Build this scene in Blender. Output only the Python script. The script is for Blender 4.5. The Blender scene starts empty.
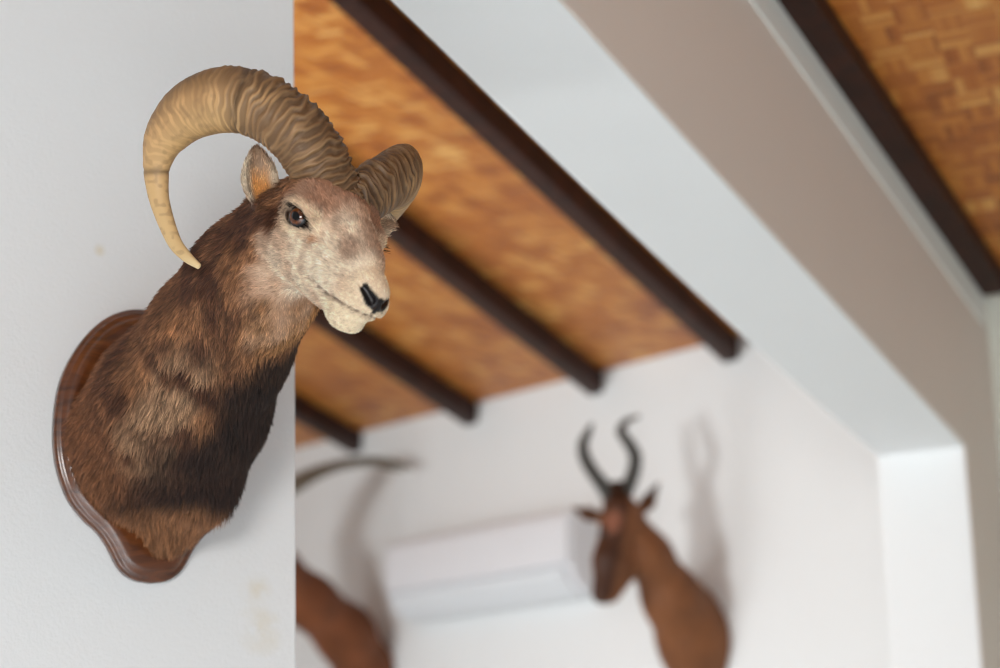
import bpy, bmesh, math, random
import mathutils.kdtree
import numpy as np
from mathutils import Vector, Matrix

random.seed(7)
rng = np.random.default_rng(11)
S = bpy.context.scene
COL = S.collection

# ------------------------------------------------------------------ camera
F_PX = 2083.0
CAM = np.array([0.0, 0.0, 1.6])


def unit(v):
    v = np.asarray(v, float)
    return v / np.linalg.norm(v)


UPC = unit([257 - 500, -8115 - 334, F_PX])          # world up seen in camera axes (right, down, forward)
FWC = unit(np.array([0, 0, 1.0]) - UPC * UPC[2])
RTC = np.cross(FWC, UPC)
if RTC[0] < 0:
    RTC = -RTC
C2W = np.stack([RTC, FWC, UPC], 0)                  # camera axes -> world axes


def w_(p):                                          # camera-axis points (m) -> world
    return np.asarray(p, float) @ C2W.T + CAM


def ray(px, py):
    return C2W @ unit([px - 500, py - 334, F_PX])


def pt(px, py, z):                                  # world point at depth z along the lens axis
    return w_([(px - 500) / F_PX * z, (py - 334) / F_PX * z, z])


def hit(px, py, p0, n):
    d = ray(px, py)
    return CAM + d * (np.dot(np.asarray(p0) - CAM, n) / np.dot(d, n))


UP = np.array([0, 0, 1.0])


def horiz(v):
    v = np.array(v, float)
    v[2] = 0
    return unit(v)


cd = bpy.data.cameras.new('camera')
cam = bpy.data.objects.new('camera', cd)
COL.objects.link(cam)
S.camera = cam
cd.sensor_width = 36
cd.lens = F_PX * 36 / 1000
cd.clip_start = 0.05
Mx = Matrix.Identity(4)
cols = [C2W[:, 0], -C2W[:, 1], -C2W[:, 2]]
for j in range(3):
    for i in range(3):
        Mx[i][j] = cols[j][i]
Mx.translation = Vector(CAM)
cam.matrix_world = Mx
cd.dof.use_dof = True
cd.dof.focus_distance = 2.66
cd.dof.aperture_fstop = 2.6


# ------------------------------------------------------------------ helpers
def link(name, me, parent=None, mat=None, loc=None):
    o = bpy.data.objects.new(name, me)
    COL.objects.link(o)
    if parent is not None:
        o.parent = parent
    if loc is not None:
        o.location = loc
    if mat is not None and me is not None:
        me.materials.append(mat)
    return o


def tag(o, label=None, cat=None, group=None, kind=None):
    if label: o['label'] = label
    if cat: o['category'] = cat
    if group: o['group'] = group
    if kind: o['kind'] = kind
    return o


def mesh(name, V, Fs, smooth=False):
    me = bpy.data.meshes.new(name)
    me.from_pydata([tuple(map(float, v)) for v in V], [], [tuple(map(int, f)) for f in Fs])
    me.validate()
    bm = bmesh.new()
    bm.from_mesh(me)
    bmesh.ops.recalc_face_normals(bm, faces=bm.faces)
    bm.to_mesh(me)
    bm.free()
    if smooth:
        me.polygons.foreach_set('use_smooth', [True] * len(me.polygons))
    me.update()
    return me


def obj(name, V, Fs, mat, parent=None, smooth=False, bevel=0, uv=None):
    """world-space verts; the object's origin goes to the middle of its base (or to its parent's frame)"""
    V = np.asarray(V, float)
    if parent is None:
        o0 = np.array([V[:, 0].mean(), V[:, 1].mean(), V[:, 2].min()])
        loc = o0
    else:
        o0 = np.array(parent['origin'])
        loc = (0, 0, 0)
        p = parent
    me = mesh(name, V - o0, Fs, smooth)
    if uv is not None:
        ul = me.uv_layers.new(name='flat')
        for l in me.loops:
            p = V[l.vertex_index]
            ul.data[l.index].uv = (float(np.dot(p - uv[0], uv[1])), float(np.dot(p - uv[0], uv[2])))
    o = link(name, me, parent, mat, loc)
    o['origin'] = [float(x) for x in o0]
    if bevel:
        m = o.modifiers.new('soft_edge', 'BEVEL')
        m.width = bevel
        m.segments = 3
        m.limit_method = 'ANGLE'
        m.angle_limit = math.radians(40)
        me.polygons.foreach_set('use_smooth', [True] * len(me.polygons))
        m2 = o.modifiers.new('normals', 'WEIGHTED_NORMAL')
        m2.keep_sharp = True
    return o


def empty(name, loc):
    o = bpy.data.objects.new(name, None)
    COL.objects.link(o)
    o.location = Vector([float(x) for x in loc])
    o.empty_display_size = 0.1
    o['origin'] = [float(x) for x in loc]
    return o


def prism(poly, off):
    """poly: list of world points (planar), off: extrusion vector"""
    n = len(poly)
    P = [np.asarray(p, float) for p in poly]
    V = P + [p + off for p in P]
    Fs = [tuple(range(n)), tuple(range(2 * n - 1, n - 1, -1))]
    Fs += [(i, (i + 1) % n, n + (i + 1) % n, n + i) for i in range(n)]
    return V, Fs


def box_axes(o, a, b, c):
    """box from corner o with edge vectors a, b, c"""
    o = np.asarray(o, float)
    V = [o + a * i + b * j + c * k for k in (0, 1) for j in (0, 1) for i in (0, 1)]
    Fs = [(0, 2, 3, 1), (4, 5, 7, 6), (0, 1, 5, 4), (2, 6, 7, 3), (0, 4, 6, 2), (1, 3, 7, 5)]
    return V, Fs


# ------------------------------------------------------------------ materials
def srgb(r, g, b):
    f = lambda c: (c / 255 / 12.92) if c / 255 <= .04045 else ((c / 255 + .055) / 1.055) ** 2.4
    return (f(r), f(g), f(b), 1)


class NT:
    def __init__(self, name):
        self.m = bpy.data.materials.new(name)
        self.m.use_nodes = True
        self.t = self.m.node_tree
        self.bsdf = self.t.nodes['Principled BSDF']

    def n(self, kind, **kw):
        nd = self.t.nodes.new(kind)
        for k, v in kw.items():
            if k.startswith('i_'):
                nd.inputs[k[2:].replace('_', ' ')].default_value = v
            else:
                setattr(nd, k, v)
        return nd

    def l(self, a, b):
        self.t.links.new(a, b)

    def ramp(self, fac, stops):
        r = self.n('ShaderNodeValToRGB')
        e = r.color_ramp.elements
        while len(e) < len(stops):
            e.new(0.5)
        for k, (p, c) in enumerate(stops):
            e[k].position = p
            e[k].color = c
        self.l(fac, r.inputs[0])
        return r.outputs[0]

    def bump(self, h, strength=.2, dist=.01):
        b = self.n('ShaderNodeBump')
        b.inputs['Strength'].default_value = strength
        b.inputs['Distance'].default_value = dist
        self.l(h, b.inputs['Height'])
        self.l(b.outputs[0], self.bsdf.inputs['Normal'])
        return b

    def math(self, op, a, b=None):
        m = self.n('ShaderNodeMath', operation=op)
        for k, x in enumerate((a, b)):
            if x is None: continue
            if isinstance(x, (int, float)):
                m.inputs[k].default_value = x
            else:
                self.l(x, m.inputs[k])
        return m.outputs[0]


def plaster(name, col, stain=None):
    k = NT(name)
    g = k.n('ShaderNodeNewGeometry')
    n1 = k.n('ShaderNodeTexNoise', i_Scale=170., i_Detail=4., i_Roughness=.55)
    n2 = k.n('ShaderNodeTexNoise', i_Scale=4., i_Detail=3.)
    k.l(g.outputs['Position'], n1.inputs['Vector'])
    k.l(g.outputs['Position'], n2.inputs['Vector'])
    c = k.ramp(n2.outputs[0], [(.3, tuple(x * .985 for x in col[:3]) + (1,)), (.7, col)])
    if stain:
        # a few small yellowish marks with a shape of their own
        n3 = k.n('ShaderNodeTexNoise', i_Scale=30., i_Detail=2.)
        k.l(g.outputs['Position'], n3.inputs['Vector'])
        tot = None
        for (p, r) in stain:
            d = k.n('ShaderNodeVectorMath', operation='DISTANCE')
            k.l(g.outputs['Position'], d.inputs[0])
            d.inputs[1].default_value = [float(x) for x in p]
            v = k.math('SUBTRACT', 1.0, k.math('DIVIDE', d.outputs['Value'], r))
            v = k.math('MAXIMUM', v, 0.0)
            tot = v if tot is None else k.math('MAXIMUM', tot, v)
        msk = k.math('MULTIPLY', tot, k.math('MULTIPLY', k.math('SUBTRACT', n3.outputs[0], .35), 1.6))
        mx = k.n('ShaderNodeMix', data_type='RGBA')
        k.l(msk, mx.inputs[0])
        k.l(c, mx.inputs[6])
        mx.inputs[7].default_value = srgb(205, 185, 140)
        c = mx.outputs[2]
    k.l(c, k.bsdf.inputs['Base Color'])
    k.bsdf.inputs['Roughness'].default_value = .75
    k.bump(n1.outputs[0], .55, .0016)
    return k.m


def simple(name, col, rough=.5, noise=.0, scale=20, metal=0., coat=0.):
    k = NT(name)
    k.bsdf.inputs['Roughness'].default_value = rough
    k.bsdf.inputs['Metallic'].default_value = metal
    k.bsdf.inputs['Coat Weight'].default_value = coat
    if noise:
        g = k.n('ShaderNodeNewGeometry')
        n = k.n('ShaderNodeTexNoise', i_Scale=float(scale), i_Detail=4.)
        k.l(g.outputs['Position'], n.inputs['Vector'])
        lo = tuple(x * (1 - noise) for x in col[:3]) + (1,)
        hi = tuple(min(1, x * (1 + noise)) for x in col[:3]) + (1,)
        k.l(k.ramp(n.outputs[0], [(.3, lo), (.7, hi)]), k.bsdf.inputs['Base Color'])
    else:
        k.bsdf.inputs['Base Color'].default_value = col
    return k.m


def bamboo():
    """woven bamboo sheet: small blocks of strips, running crosswise in every other block"""
    k = NT('woven_bamboo')
    uv = k.n('ShaderNodeUVMap', uv_map='flat')
    sep = k.n('ShaderNodeSeparateXYZ')
    k.l(uv.outputs[0], sep.inputs[0])
    u, v = sep.outputs[0], sep.outputs[1]
    B = 0.066
    fu, fv = k.math('FLOOR', k.math('DIVIDE', u, B)), k.math('FLOOR', k.math('DIVIDE', v, B))
    ch = k.math('MODULO', k.math('ABSOLUTE', k.math('ADD', fu, fv)), 2.0)
    W = 0.0142
    su, sv = k.math('DIVIDE', u, W), k.math('DIVIDE', v, W)

    def strip(across, along_cell):
        c = k.n('ShaderNodeCombineXYZ')
        k.l(k.math('FLOOR', across), c.inputs[0])
        k.l(along_cell, c.inputs[1])
        wn = k.n('ShaderNodeTexWhiteNoise', noise_dimensions='2D')
        k.l(c.outputs[0], wn.inputs['Vector'])
        fr = k.math('FRACT', across)
        hgt = k.math('SUBTRACT', 1.0, k.math('POWER', k.math('ABSOLUTE', k.math('MULTIPLY', k.math('SUBTRACT', fr, .5), 2.0)), 4.0))
        return wn.outputs['Value'], hgt
    a, ha = strip(su, fv)
    b, hb = strip(sv, fu)
    mx = k.n('ShaderNodeMix', data_type='FLOAT')
    k.l(ch, mx.inputs[0]); k.l(a, mx.inputs[2]); k.l(b, mx.inputs[3])
    mh = k.n('ShaderNodeMix', data_type='FLOAT')
    k.l(ch, mh.inputs[0]); k.l(ha, mh.inputs[2]); k.l(hb, mh.inputs[3])
    cell = k.n('ShaderNodeCombineXYZ')
    k.l(fu, cell.inputs[0]); k.l(fv, cell.inputs[1])
    wc = k.n('ShaderNodeTexWhiteNoise', noise_dimensions='2D')
    k.l(cell.outputs[0], wc.inputs['Vector'])
    nz = k.n('ShaderNodeTexNoise', i_Scale=3.0, i_Detail=3.)
    k.l(uv.outputs[0], nz.inputs['Vector'])
    val = k.math('ADD', k.math('MULTIPLY', mx.outputs[0], .46), k.math('MULTIPLY', wc.outputs['Value'], .28))
    val = k.math('ADD', val, k.math('MULTIPLY', nz.outputs[0], .35))
    c = k.ramp(val, [(.12, srgb(128, 64, 18)), (.42, srgb(174, 98, 32)), (.70, srgb(200, 128, 52)), (.97, srgb(236, 186, 108))])
    k.l(c, k.bsdf.inputs['Base Color'])
    k.bsdf.inputs['Roughness'].default_value = .42
    k.bump(mh.outputs[0], .5, .002)
    return k.m


def wood(name, dark, light, rough=.3, scale=(1, 1, 12), coat=0.):
    k = NT(name)
    g = k.n('ShaderNodeTexCoord')
    mp = k.n('ShaderNodeMapping')
    mp.inputs['Scale'].default_value = scale
    k.l(g.outputs['Object'], mp.inputs['Vector'])
    n = k.n('ShaderNodeTexNoise', i_Scale=6., i_Detail=6., i_Distortion=1.2)
    k.l(mp.outputs[0], n.inputs['Vector'])
    k.l(k.ramp(n.outputs[0], [(.3, dark), (.7, light)]), k.bsdf.inputs['Base Color'])
    k.bsdf.inputs['Roughness'].default_value = rough
    k.bsdf.inputs['Coat Weight'].default_value = coat
    k.bsdf.inputs['Coat Roughness'].default_value = .12
    k.bump(n.outputs[0], .08, .002)
    return k.m


M_BAMBOO = bamboo()
M_RAFTER = wood('dark_stained_timber', srgb(38, 16, 8), srgb(60, 29, 17), .55, (2, 2, 2))
M_RAFTER.node_tree.nodes['Principled BSDF'].inputs['Specular IOR Level'].default_value = .25
M_WHITE = plaster('white_plaster', srgb(232, 233, 233))
M_FLOOR = simple('pale_bounce_floor', srgb(212, 217, 219), .5, .05, 8)  # unseen floor, coloured pale and cool to bounce light upward
M_TRIM = simple('white_painted_trim', srgb(228, 230, 226), .5, .02, 10)

# ------------------------------------------------------------------ the building
VP_H, VP_S, VP_P = (-1511, 905), (1620, 1190), (-3863, 973)


def vdir(px, py):
    return C2W @ unit([px - 500, py - 334, F_PX])


# far wall
hF = horiz(vdir(*VP_H)) * -1.0                   # along the far wall, to the right
QF = pt(490, 580, 7.3)
nF = np.cross(hF, UP)
if np.dot(nF, CAM - QF) < 0: nF = -nF            # towards the camera


def onF(px, py, off=0.):
    return hit(px, py, QF + nF * off, nF)


T0, T1 = onF(301, 447), onF(697, 347)            # ceiling line on the far wall
sF = vdir(*VP_S)                                 # rafter direction, sloping down to the far wall
# partition with the big opening
dW = horiz(np.array([sF[0], sF[1], 0]))
nW = np.cross(dW, UP)
P0 = pt(965.5, 446, 5.0)
if np.dot(nW, CAM - P0) < 0: nW = -nW
WT = 0.22


def onW(px, py, off=0.):
    return hit(px, py, P0 + nW * off, nW)


print('nF', nF, 'hF', hF, 'dW', dW, 'nW', nW)
print('W at (560,0)', onW(560, 0), 'P0', P0, 'far edge', onW(393, 0, -WT), onW(740, 335, -WT), onW(876, 456, -WT))
print('trim', onW(749, 0), onW(977.5, 311), onW(772, 0), onW(982, 300))
print('F top', T0, T1, 'F at 876,560', onF(876, 560))

# far wall
A = T0 - hF * 3.2
B_ = T0 + hF * 3.6
top = 0.55
Vf, Ff = prism([np.array([A[0], A[1], 0]), np.array([B_[0], B_[1], 0]),
                np.array([B_[0], B_[1], T0[2] + .25]), np.array([A[0], A[1], T0[2] + .25])], -nF * 0.2)
tag(obj('wall_far', Vf, Ff, M_WHITE), kind='structure')

# side wall that closes the far room on the left
wl0 = np.array([A[0], A[1], 0]) + hF * .1
V, Fs = box_axes(wl0, -hF * .15, np.array([-.15, -8.0, 0]), np.array([0, 0, 4.6]))
tag(obj('wall_far_left', V, Fs, M_WHITE), kind='structure')

# woven ceiling of the far room: plane through the ceiling line, rising towards the camera along -sF
cT0, cT1 = T0 - hF * 2.6 + sF * .12, T0 + hF * 3.2 + sF * .12
back = -sF * 6.1
nC = unit(np.cross(hF, sF))
if nC[2] < 0: nC = -nC
uvax = (T0, unit(hF * .92 - sF * .38), unit(sF + hF * .1))
V, Fs = prism([cT0, cT1, cT1 + back, cT0 + back], nC * .05)
tag(obj('ceiling', V, Fs, M_BAMBOO, uv=(T0, hF, sF)), kind='structure')

# rafters of the far room
RW, RD = 0.062, 0.075
side = unit(np.cross(sF, nC))
if np.dot(side, hF) < 0: side = -side
RAFT = [((732, 362), 'dark rafter end farthest right on the far wall, running along the white sloped soffit'),
        ((597, 392), 'dark rafter ending above the top of the white air conditioner, second from the soffit'),
        ((472, 424), 'dark rafter passing behind the ram muzzle, third from the white soffit'),
        ((357, 456), 'short visible dark rafter beside the wall with the ram, ending above the thin curved horn')]
for (px, py), lab in RAFT:
    q = onF(px, py)
    # height of the ceiling plane above this point of the wall
    base = q + UP * (np.dot(T0 - q, nC) / nC[2])
    c0 = base - nC * RD + sF * .05 - side * RW / 2
    V, Fs = box_axes(c0, side * RW, -sF * 5.9, nC * (RD - .002))
    o = obj('ceiling_rafter', V, Fs, M_RAFTER, bevel=.004)
    tag(o, lab, 'rafter', 'dark rafters under the woven ceiling')

# ------- partition with a sloped opening
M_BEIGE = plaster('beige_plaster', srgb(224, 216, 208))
near0 = onW(560, 0)
s_w = unit(P0 - near0)
nearTop = near0 - s_w * 1.3
nearJ = onW(983.2, 668)
jdir = unit(nearJ - P0)
nearBot = P0 + jdir * (P0[2] / -jdir[2])
far0, farJ, farJ2 = onW(388, 0, -WT), onW(876, 456, -WT), onW(887, 668, -WT)
farK = onW(745, 340, -WT)
farTop = far0 - unit(farJ - far0) * 1.3
jd2 = unit(farJ2 - farJ)
farBot = farJ + jdir * (farJ[2] / -jdir[2])
tl0, tl1 = onW(749, 0), onW(977.5, 311)
tu0, tu1 = onW(772, 0), onW(982, 300)
wtop = unit(tu1 - tu0)
endW = tu1 + wtop * .05
# near face polygon (opening edge, then round the top)
NR = [nearBot, P0, near0, nearTop, None, tu0 - wtop * 3.2 + UP * .12, endW + UP * .12,
      np.array([endW[0], endW[1], 0])]
# drop degenerate: keep the top edge straight
NR[4] = tu0 - wtop * 2.4 + UP * .12
NR[5] = tu0 + UP * .12
NS = 14
edge_n = [P0 + (nearTop - P0) * t for t in np.linspace(0, 1, NS)]
edge_f = [farJ + (farTop - farJ) * t for t in np.linspace(0, 1, NS)]
Lf = np.linalg.norm(far0 - farJ)
for p in edge_f:                                  # the plaster sags a little along the far arris
    tt = min(1., np.linalg.norm(p - farJ) / Lf)
    p -= UP * .016 * 4 * tt * (1 - tt)
rim_n = [NR[4], NR[6], NR[7]]
rim_f = [p - nW * WT for p in rim_n]
V = [nearBot] + edge_n + rim_n
K = len(V)
V = V + [farBot] + edge_f + rim_f
Fs = [tuple(range(K)), tuple(range(2 * K - 1, K - 1, -1))] + [(i, K + i, K + (i + 1) % K, (i + 1) % K) for i in range(K)]
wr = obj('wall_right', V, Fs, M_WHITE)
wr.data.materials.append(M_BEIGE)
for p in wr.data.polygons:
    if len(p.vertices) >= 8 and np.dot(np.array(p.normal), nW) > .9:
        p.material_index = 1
bv = wr.modifiers.new('soft_edge', 'BEVEL'); bv.width = .008; bv.segments = 3; bv.limit_method = 'ANGLE'; bv.angle_limit = math.radians(50)
tag(wr, kind='structure')

# white trim under the rafter on the partition
th = np.dot(tu0 - tl0, UP) if True else .05
tdn = (tl0 + np.dot(tu0 - tl0, wtop) * wtop) - tu0
tA, tB = tu0 - wtop * 2.2, tu1
V = [tA, tB, tB + tdn, tA + tdn, tA + nW * .012, tB + nW * .012, tB + tdn + nW * .006, tA + tdn + nW * .006]
Fs = [(0, 1, 2, 3), (4, 5, 6, 7), (0, 1, 5, 4), (1, 2, 6, 5), (2, 3, 7, 6), (3, 0, 4, 7)]
tag(obj('trim_1', V, Fs, M_TRIM), kind='structure')

# woven ceiling and rafter over the near room
nR = unit(np.cross(wtop, nW))
if nR[2] < 0: nR = -nR
r0 = hit(772, 0, tu0, nR); r1 = hit(812, 0, tu0, nR)
rw = np.dot(r1 - r0, nW)
print('near rafter width', rw, 'trim h', np.linalg.norm(tdn))
NRW, NRD = 0.072, 0.05
c0 = tu0 - wtop * 2.2 + nW * .004 - nR * .004
V, Fs = box_axes(c0, wtop * (np.linalg.norm(tu1 - tu0) + 2.2 - .03), nW * NRW, nR * NRD)
tag(obj('ceiling_rafter', V, Fs, M_RAFTER, bevel=.004),
    'dark rafter along the top of the beige wall, under the upper right woven ceiling', 'rafter', 'dark rafters under the woven ceiling')
c1 = tu0 - wtop * 3.0 + nR * (NRD - .001) + nW * .0
V, Fs = box_axes(c1, wtop * (np.linalg.norm(tu1 - tu0) + 3.1), nW * 2.6, nR * .05)
tag(obj('ceiling', V, Fs, M_BAMBOO, uv=(tu0, unit(nW + wtop * .1), wtop)), kind='structure')

# end wall at the right
e0 = onW(984, 305) + dW * .02
V, Fs = prism([np.array([e0[0], e0[1], 0]) - nW * .1, np.array([e0[0], e0[1], 0]) + nW * 2.6,
               np.array([e0[0], e0[1], e0[2] + .2]) + nW * 2.6, np.array([e0[0], e0[1], e0[2] + .2]) - nW * .1], dW * .15)
M_GREENWHITE = plaster('pale_plaster', srgb(222, 225, 214))
tag(obj('wall_right_end', V, Fs, M_GREENWHITE), kind='structure')
# floor
V, Fs = box_axes([-4.5, -4.5, -.1], np.array([9, 0, 0.]), np.array([0, 15, 0.]), np.array([0, 0, .1]))
tag(obj('floor', V, Fs, M_FLOOR), kind='structure')

# ------- wall with the ram
ZH = 2.578
YAW = math.radians(29.5)
nL = np.array([math.sin(YAW), -math.cos(YAW), 0])
eL = np.array([math.cos(YAW), math.sin(YAW), 0])
PL = pt(150, 440, ZH + .405)


def onL(px, py, off=0.):
    return hit(px, py, PL + nL * off, nL)


LR0, LR1 = onL(294.5, 0), onL(297, 668)
ld = unit(LR0 - LR1)
Ltop = LR1 + ld * ((3.7 - LR1[2]) / ld[2]); Lbot = LR1 - ld * (LR1[2] / ld[2])
V, Fs = prism([Lbot, Ltop, Ltop - eL * 2.4, Lbot - eL * 2.4], -nL * .18)
M_LEFT = plaster('roller_painted_plaster', srgb(224, 224, 224),
                 stain=[(onL(256, 590), .030), (onL(262, 628), .045), (onL(100, 250), .012)])
wl = obj('wall_left', V, Fs, M_LEFT)
bv = wl.modifiers.new('soft_edge', 'BEVEL'); bv.width = .004; bv.segments = 2
tag(wl, kind='structure')

# ------------------------------------------------------------------ air conditioner on the far wall
M_AC = simple('white_plastic', srgb(226, 227, 231), .35)
M_AC2 = simple('pale_grey_plastic', srgb(221, 223, 226), .4)
aL, aR = onF(418, 586), onF(603, 560)
acw = float(np.dot(aR - aL, hF))
zb = float(onF(480, 617)[2])
zt = float(onF(480, 534)[2])
ach = zt - zb
ac0 = aL.copy(); ac0[2] = zb
print('ac', acw, ach, zb)
ac = empty('air_conditioner', ac0)
tag(ac, 'white wall-mounted air conditioner on the far wall behind the antelope head with two curved horns', 'air conditioner')


def sweep(profile, x0, x1, name, mat, parent, bevel=.0):
    """profile of (out, up) pairs swept along the wall"""
    P = [ac0 + hF * x0 + nF * a + UP * b for a, b in profile]
    V, Fs = prism(P, hF * (x1 - x0))
    return obj(name, V, Fs, mat, parent, bevel=bevel)


H = ach
sweep([(.0, .02), (.0, H), (.13, H), (.145, H - .012), (.145, .10), (.125, .05), (.07, .012)], 0, acw, 'casing', M_AC, ac, .012)
sweep([(.146, .105), (.146, H - .018), (.156, H - .03), (.162, H * .6), (.162, .11)], .008, acw - .008, 'front_panel', M_AC, ac, .006)
sweep([(.070, .005), (.074, .016), (.136, .060), (.156, .098), (.162, .096), (.144, .052), (.082, .006)], .03, acw - .03, 'louver', M_AC2, ac, .002)
# small round receiver on the underside
bm = bmesh.new()
bmesh.ops.create_cone(bm, cap_ends=True, segments=32, radius1=.022, radius2=.019, depth=.012)
me = bpy.data.meshes.new('receiver'); bm.to_mesh(me); bm.free()
rcv = link('receiver', me, ac, M_AC2)
dn = unit(nF * .045 - UP * .08)
rcv.matrix_local = Matrix.Translation(Vector(hF * acw * .33 + nF * .108 + UP * .034)) @ Vector(dn).to_track_quat('Z', 'Y').to_matrix().to_4x4()


# ------------------------------------------------------------------ implicit surfaces
def vnoise(P, sc, seed=0):
    """smooth value noise in 0..1"""
    Q = np.asarray(P, float) / sc + seed * 17.31
    I = np.floor(Q).astype(np.int64)
    f = Q - I
    f = f * f * (3 - 2 * f)
    out = 0
    for dx in (0, 1):
        for dy in (0, 1):
            for dz in (0, 1):
                h = (I[:, 0] + dx) * 374761393 + (I[:, 1] + dy) * 668265263 + (I[:, 2] + dz) * 2147483647 + seed * 974711
                h = (h ^ (h >> 13)) * 1274126177
                h = (h ^ (h >> 16)) & 0xffff
                wgt = (f[:, 0] if dx else 1 - f[:, 0]) * (f[:, 1] if dy else 1 - f[:, 1]) * (f[:, 2] if dz else 1 - f[:, 2])
                out = out + wgt * (h / 65535.)
    return out


def sst(a, b, x):
    t = np.clip((x - a) / (b - a), 0, 1)
    return t * t * (3 - 2 * t)


def smin(a, b, k):
    h = np.maximum(k - np.abs(a - b), 0) / k
    return np.minimum(a, b) - h * h * k * .25


def smax(a, b, k):
    return -smin(-a, -b, k)


def rc(a, b, ra, rb):
    a, b = np.asarray(a, float), np.asarray(b, float)
    ab = b - a
    L2 = float(ab @ ab) + 1e-12

    def f(P):
        t = np.clip(((P - a) @ ab) / L2, 0, 1)
        return np.linalg.norm(P - a - t[:, None] * ab, axis=1) - (ra + (rb - ra) * t)
    return f


def ell(c, r, R=None):
    c, r = np.asarray(c, float), np.asarray(r, float)

    def f(P):
        Q = P - c
        if R is not None: Q = Q @ R
        k0 = np.linalg.norm(Q / r, axis=1)
        k1 = np.linalg.norm(Q / (r * r), axis=1) + 1e-9
        return k0 * (k0 - 1) / k1
    return f


def surface(sdf, lo, hi, h, newton=3):
    """surface nets on a narrow band, then vertices pulled on to the surface"""
    lo, hi = np.asarray(lo, float), np.asarray(hi, float)
    CH = 4
    nc = np.ceil((hi - lo) / (h * CH)).astype(int) + 1
    n = nc * CH
    g = [lo[i] + (np.arange(nc[i]) + .5) * h * CH - h * .5 for i in range(3)]
    X, Y, Z = np.meshgrid(*g, indexing='ij')
    fc = sdf(np.stack([X.ravel(), Y.ravel(), Z.ravel()], 1)).reshape(nc)
    full = np.repeat(np.repeat(np.repeat(fc, CH, 0), CH, 1), CH, 2).astype(np.float32)
    act = np.abs(full) < h * CH * 1.9
    idx = np.argwhere(act)
    full[act] = sdf(lo + idx * h)
    s = full < 0
    c = s[:-1, :-1, :-1].astype(np.int8)
    cnt = np.zeros(c.shape, np.int8)
    for dx in (0, 1):
        for dy in (0, 1):
            for dz in (0, 1):
                cnt += s[dx:n[0] - 1 + dx, dy:n[1] - 1 + dy, dz:n[2] - 1 + dz]
    cells = np.argwhere((cnt > 0) & (cnt < 8))
    vid = -np.ones(c.shape, np.int64)
    vid[tuple(cells.T)] = np.arange(len(cells))
    acc = np.zeros((len(cells), 3)); num = np.zeros(len(cells))
    offs = [(0, 0, 0), (1, 0, 0), (0, 1, 0), (1, 1, 0), (0, 0, 1), (1, 0, 1), (0, 1, 1), (1, 1, 1)]
    val = [full[tuple((cells + o).T)] for o in offs]
    for i in range(8):
        for j in range(i + 1, 8):
            d = np.array(offs[j]) - np.array(offs[i])
            if np.abs(d).sum() != 1: continue
            m = (val[i] < 0) != (val[j] < 0)
            t = val[i][m] / (val[i][m] - val[j][m])
            acc[m] += np.array(offs[i]) + t[:, None] * d
            num[m] += 1
    V = lo + (cells + acc / num[:, None]) * h
    quads = []
    for ax in range(3):
        sl0 = [slice(None)] * 3; sl1 = [slice(None)] * 3
        sl0[ax] = slice(0, n[ax] - 1); sl1[ax] = slice(1, n[ax])
        e = np.argwhere(s[tuple(sl0)] != s[tuple(sl1)])
        o1, o2 = [(a) for a in range(3) if a != ax]
        ok = (e[:, o1] > 0) & (e[:, o2] > 0) & (e[:, o1] < n[o1] - 1) & (e[:, o2] < n[o2] - 1)
        e = e[ok]
        u1 = np.zeros(3, int); u1[o1] = 1
        u2 = np.zeros(3, int); u2[o2] = 1
        q = np.stack([vid[tuple((e - u1 - u2).T)], vid[tuple((e - u2).T)], vid[tuple(e.T)], vid[tuple((e - u1).T)]], 1)
        flip = s[tuple(e.T)]
        if ax == 1: flip = ~flip
        q[~flip] = q[~flip][:, ::-1]
        quads.append(q)
    Q = np.concatenate(quads)
    Q = Q[(Q >= 0).all(1)]
    for _ in range(newton):
        G, f0 = grad(sdf, V)
        V = V - G * np.clip(f0, -h, h)[:, None] * .8
    return V, Q


def grad(sdf, P, e=.02):
    f0 = sdf(P)
    G = np.stack([(sdf(P + np.eye(3)[i] * e) - f0) / e for i in range(3)], 1)
    return G / (np.linalg.norm(G, axis=1)[:, None] + 1e-9), f0


def body_mesh(name, Vw, Q, mat, parent, colors=None):
    """Vw world metres"""
    o0 = np.array(parent['origin'])
    me = bpy.data.meshes.new(name)
    me.from_pydata((Vw - o0).tolist(), [], Q.tolist())
    me.polygons.foreach_set('use_smooth', np.ones(len(Q), bool))
    if colors is not None:
        at = me.color_attributes.new('coat', 'FLOAT_COLOR', 'POINT')
        c4 = np.concatenate([colors, np.ones((len(colors), 1))], 1)
        at.data.foreach_set('color', c4.astype(np.float32).ravel())
    me.update()
    bm = bmesh.new(); bm.from_mesh(me)
    bmesh.ops.recalc_face_normals(bm, faces=bm.faces)
    bm.to_mesh(me); bm.free()
    o = link(name, me, parent, mat)
    o['origin'] = [float(x) for x in o0]
    return o


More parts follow.
